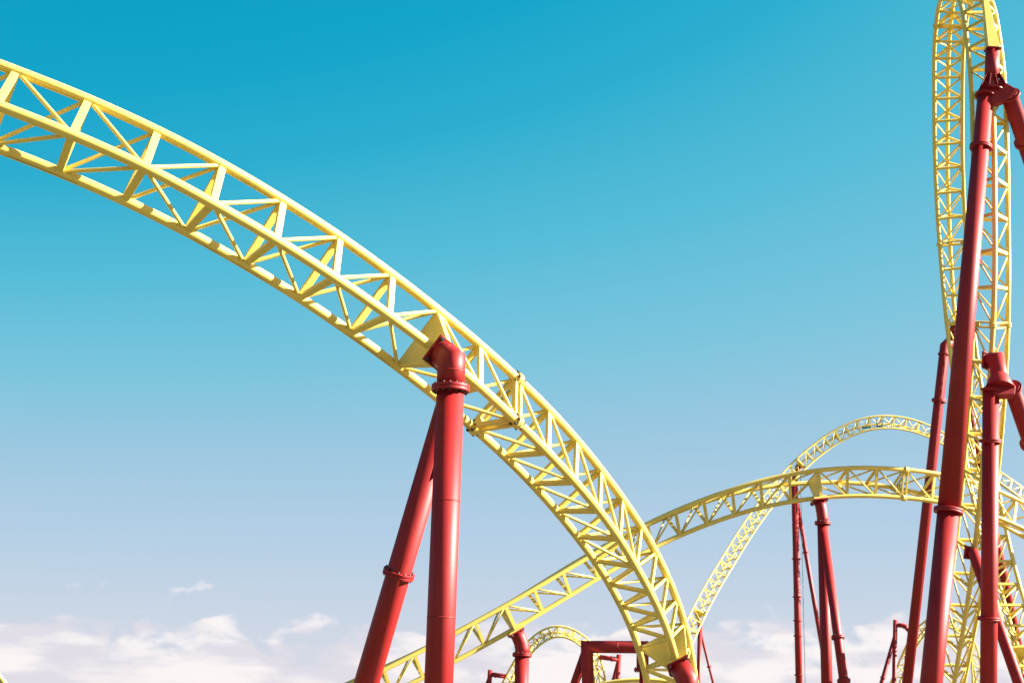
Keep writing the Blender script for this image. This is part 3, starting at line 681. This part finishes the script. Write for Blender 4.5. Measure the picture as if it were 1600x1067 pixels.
pipe_part('neck', root, [top, hub], .32, 28); mounting_plate(root, top + (top - hub).normalized() * .03, top - hub, V((1, 0, 0)), .66, .07, nb=False)
bm = bmesh.new(); wv = (hr - hl).normalized(); dn = (hub - top).normalized(); fn = wv.cross(dn).normalized()
prism(bm, [hub - wv * .33 - dn * .1, hub + wv * .36 - dn * .1, hr + wv * .25, hr + dn * .45, (hl + hr) / 2 + dn * .62, hl + dn * .6, hl - wv * .25], fn, .55)
tube(bm, [hub - dn * .12, hub + dn * .3], [.34, .58], 28)
for x in (-.36, -.12, .12, .36): prism(bm, [hub + wv * x * .8 - dn * .42, hub + wv * (x * 1.5) + dn * .2, hub + wv * (x * 1.5) + dn * .2 - fn * .58, hub + wv * x * .8 - dn * .42 - fn * .34], wv, .05)
obj('fork_head', bm, RED, root, .015)
bm = bmesh.new(); tube(bm, [hl, mid], [.355, .465], 40); obj('column', bm, RED, root)
bm = bmesh.new(); tube(bm, [mid, ft], [.46, .45], 40); obj('column', bm, RED, root)
flange_part(root, S('s5', 'ring1'), mid - hl, .50, .17); flange_part(root, mid, ft - mid, .61, .19); flange_part(root, hl + (mid - hl).normalized() * .12, mid - hl, .46, .11)
lt, lf = S('s5', 'legtop'), S('s5', 'legfoot'); pipe_part('brace_leg', root, [lt, lf], .38, 36); flange_part(root, S('s5', 'legring'), lf - lt, .50, .17); flange_part(root, lt + (lf - lt).normalized() * .12, lf - lt, .49, .11)
footing(root, ft, 1.6); footing(root, lf, 1.6)
# mid-height front support of the loop
root = thing('track_support', 'red two-legged support with conical collar holding the near strand of the loop', 'support', S('s6', 'footA'), 'red steel track supports')
b, pl, be, ne, hb, lA, lB, fA, fB = (S('s6', f) for f in ('b', 'plate', 'bend', 'neck', 'hub', 'legA', 'legB', 'footA', 'footB'))
bm = bmesh.new(); tube(bm, [b, pl], .2, 16); obj('stub_arm', bm, RED, root)
dpl = (be - pl).normalized(); mounting_plate(root, pl, dpl, V((0, 0, 1)), .76, .1, br=.04)
bm = bmesh.new(); tube(bm, [pl, be, ne, hb], .36, 32); obj('elbow', bm, RED, root)
wv = (lB - lA).normalized(); dn = V((0, -.35, -1)); dn = (dn - wv * dn.dot(wv)).normalized(); fn = wv.cross(dn)
bm = bmesh.new(); prism(bm, [ne - wv * .3, ne + wv * .3, lB + wv * .12 + dn * .1, lB + dn * .5, lA + dn * .5, lA - wv * .2 + dn * .1], fn, .42)
tube(bm, [ne - dn * .12, hb + dn * .15], [.37, .62], 32)
obj('fork_head', bm, RED, root, .015)
pipe_part('column', root, [lA, fA], .355, 36); pipe_part('brace_leg', root, [lB, fB], .34, 36); flange_part(root, lB + (fB - lB).normalized() * .1, fB - lB, .43, .1); flange_part(root, lA + (fA - lA).normalized() * .1, fA - lA, .44, .1)
for q in S('s6', 'ringsA'): flange_part(root, q, fA - lA, .48, .16)
flange_part(root, S('s6', 'ringB'), fB - lB, .47, .16); footing(root, fA, 1.5); footing(root, fB, 1.5)
# rear support of the loop
root = thing('track_support', 'red A-frame behind the loop with a mitred top, left leg alongside the longest column', 'support', S('s7', 'foot'), 'red steel track supports')
b, n, tp, ft, t2, f2 = (S('s7', f) for f in ('b', 'n', 'top', 'foot', 'top2', 'foot2'))
pipe_part('arm', root, [b, lerp(tp, t2, .7)], .26, 20); pipe_part('column', root, [t2, tp, ft], .295, 32); pipe_part('brace_leg', root, [t2, f2], .29, 28)
flange_part(root, S('s7', 'ring'), ft - tp, .42, .16); flange_part(root, lerp(tp, ft, .02), ft - tp, .36, .1); footing(root, ft, 1.5); footing(root, f2, 1.5)
# low prop of the loop
root = thing('track_support', 'red prop bolted to the loop low down, slanting right behind the two-legged support', 'support', S('s14', 'foot'), 'red steel track supports')
b, pl, be, ft = (S('s14', f) for f in ('b', 'plate', 'bend', 'foot'))
bm = bmesh.new(); tube(bm, [b, pl], .18, 16); obj('stub_arm', bm, RED, root); mounting_plate(root, pl, be - pl, V((0, 0, 1)), .62, .1, br=.035)
bm = bmesh.new(); tube(bm, [pl, be, ft], .25, 28); obj('brace_leg', bm, RED, root); footing(root, ft)
# portal frame
root = thing('portal_frame', 'dark red square-cornered portal frame of thick pipe behind the foreground track', 'support', S('s8', 'foot'), 'red steel track supports')
c0, c1, dr, ft, lt, lf = (S('s8', f) for f in ('c0', 'c1', 'drop', 'foot', 'lt', 'lf'))
bm = bmesh.new(); tube(bm, [ft, c0, c1, dr], .30, 28); obj('portal_beam', bm, RED, root)
pipe_part('brace_leg', root, [lt, lf], .22, 24); flange_part(root, dr, V((0, 0, 1)), .42, .16, 10, .03)
flange_part(root, lerp(c0, c1, .55), c1 - c0, .304, .04); footing(root, ft); footing(root, lf)
bm = bmesh.new(); tube(bm, [dr, V((dr.x, dr.y, 0))], .16, 16); obj('drop_post', bm, RED, root)
# supports of the small far arches
for key, lab in (('s9', 'small distant red post with side arm at the right foot of the small arch'),
                 ('s10', 'small distant red post with side arm at the left foot of the small arch'),
                 ('s11', 'small dark red forked post with crooked arm, left of the tall leaning columns')):
    root = thing('track_support', lab, 'support', S(key, 'foot'), 'red steel track supports')
    b, tp, ar, ft, lt, lf = (S(key, f) for f in ('b', 'top', 'arm', 'foot', 'lt', 'lf'))
    pts = [ar, b] if 'armb' not in STEEL[key] else [ar, S(key, 'armb'), b]
    pipe_part('arm', root, pts, .27, 20); pipe_part('column', root, [tp, ft], .27, 20); pipe_part('brace_leg', root, [lt, lf], .25, 20)
    flange_part(root, lerp(pts[-2], b, .35 if key != 's11' else .1), b - pts[-2], .36, .12)
    if 'ring' in STEEL[key]: flange_part(root, S(key, 'ring'), lf - lt, .36, .14)
    footing(root, ft); footing(root, lf)
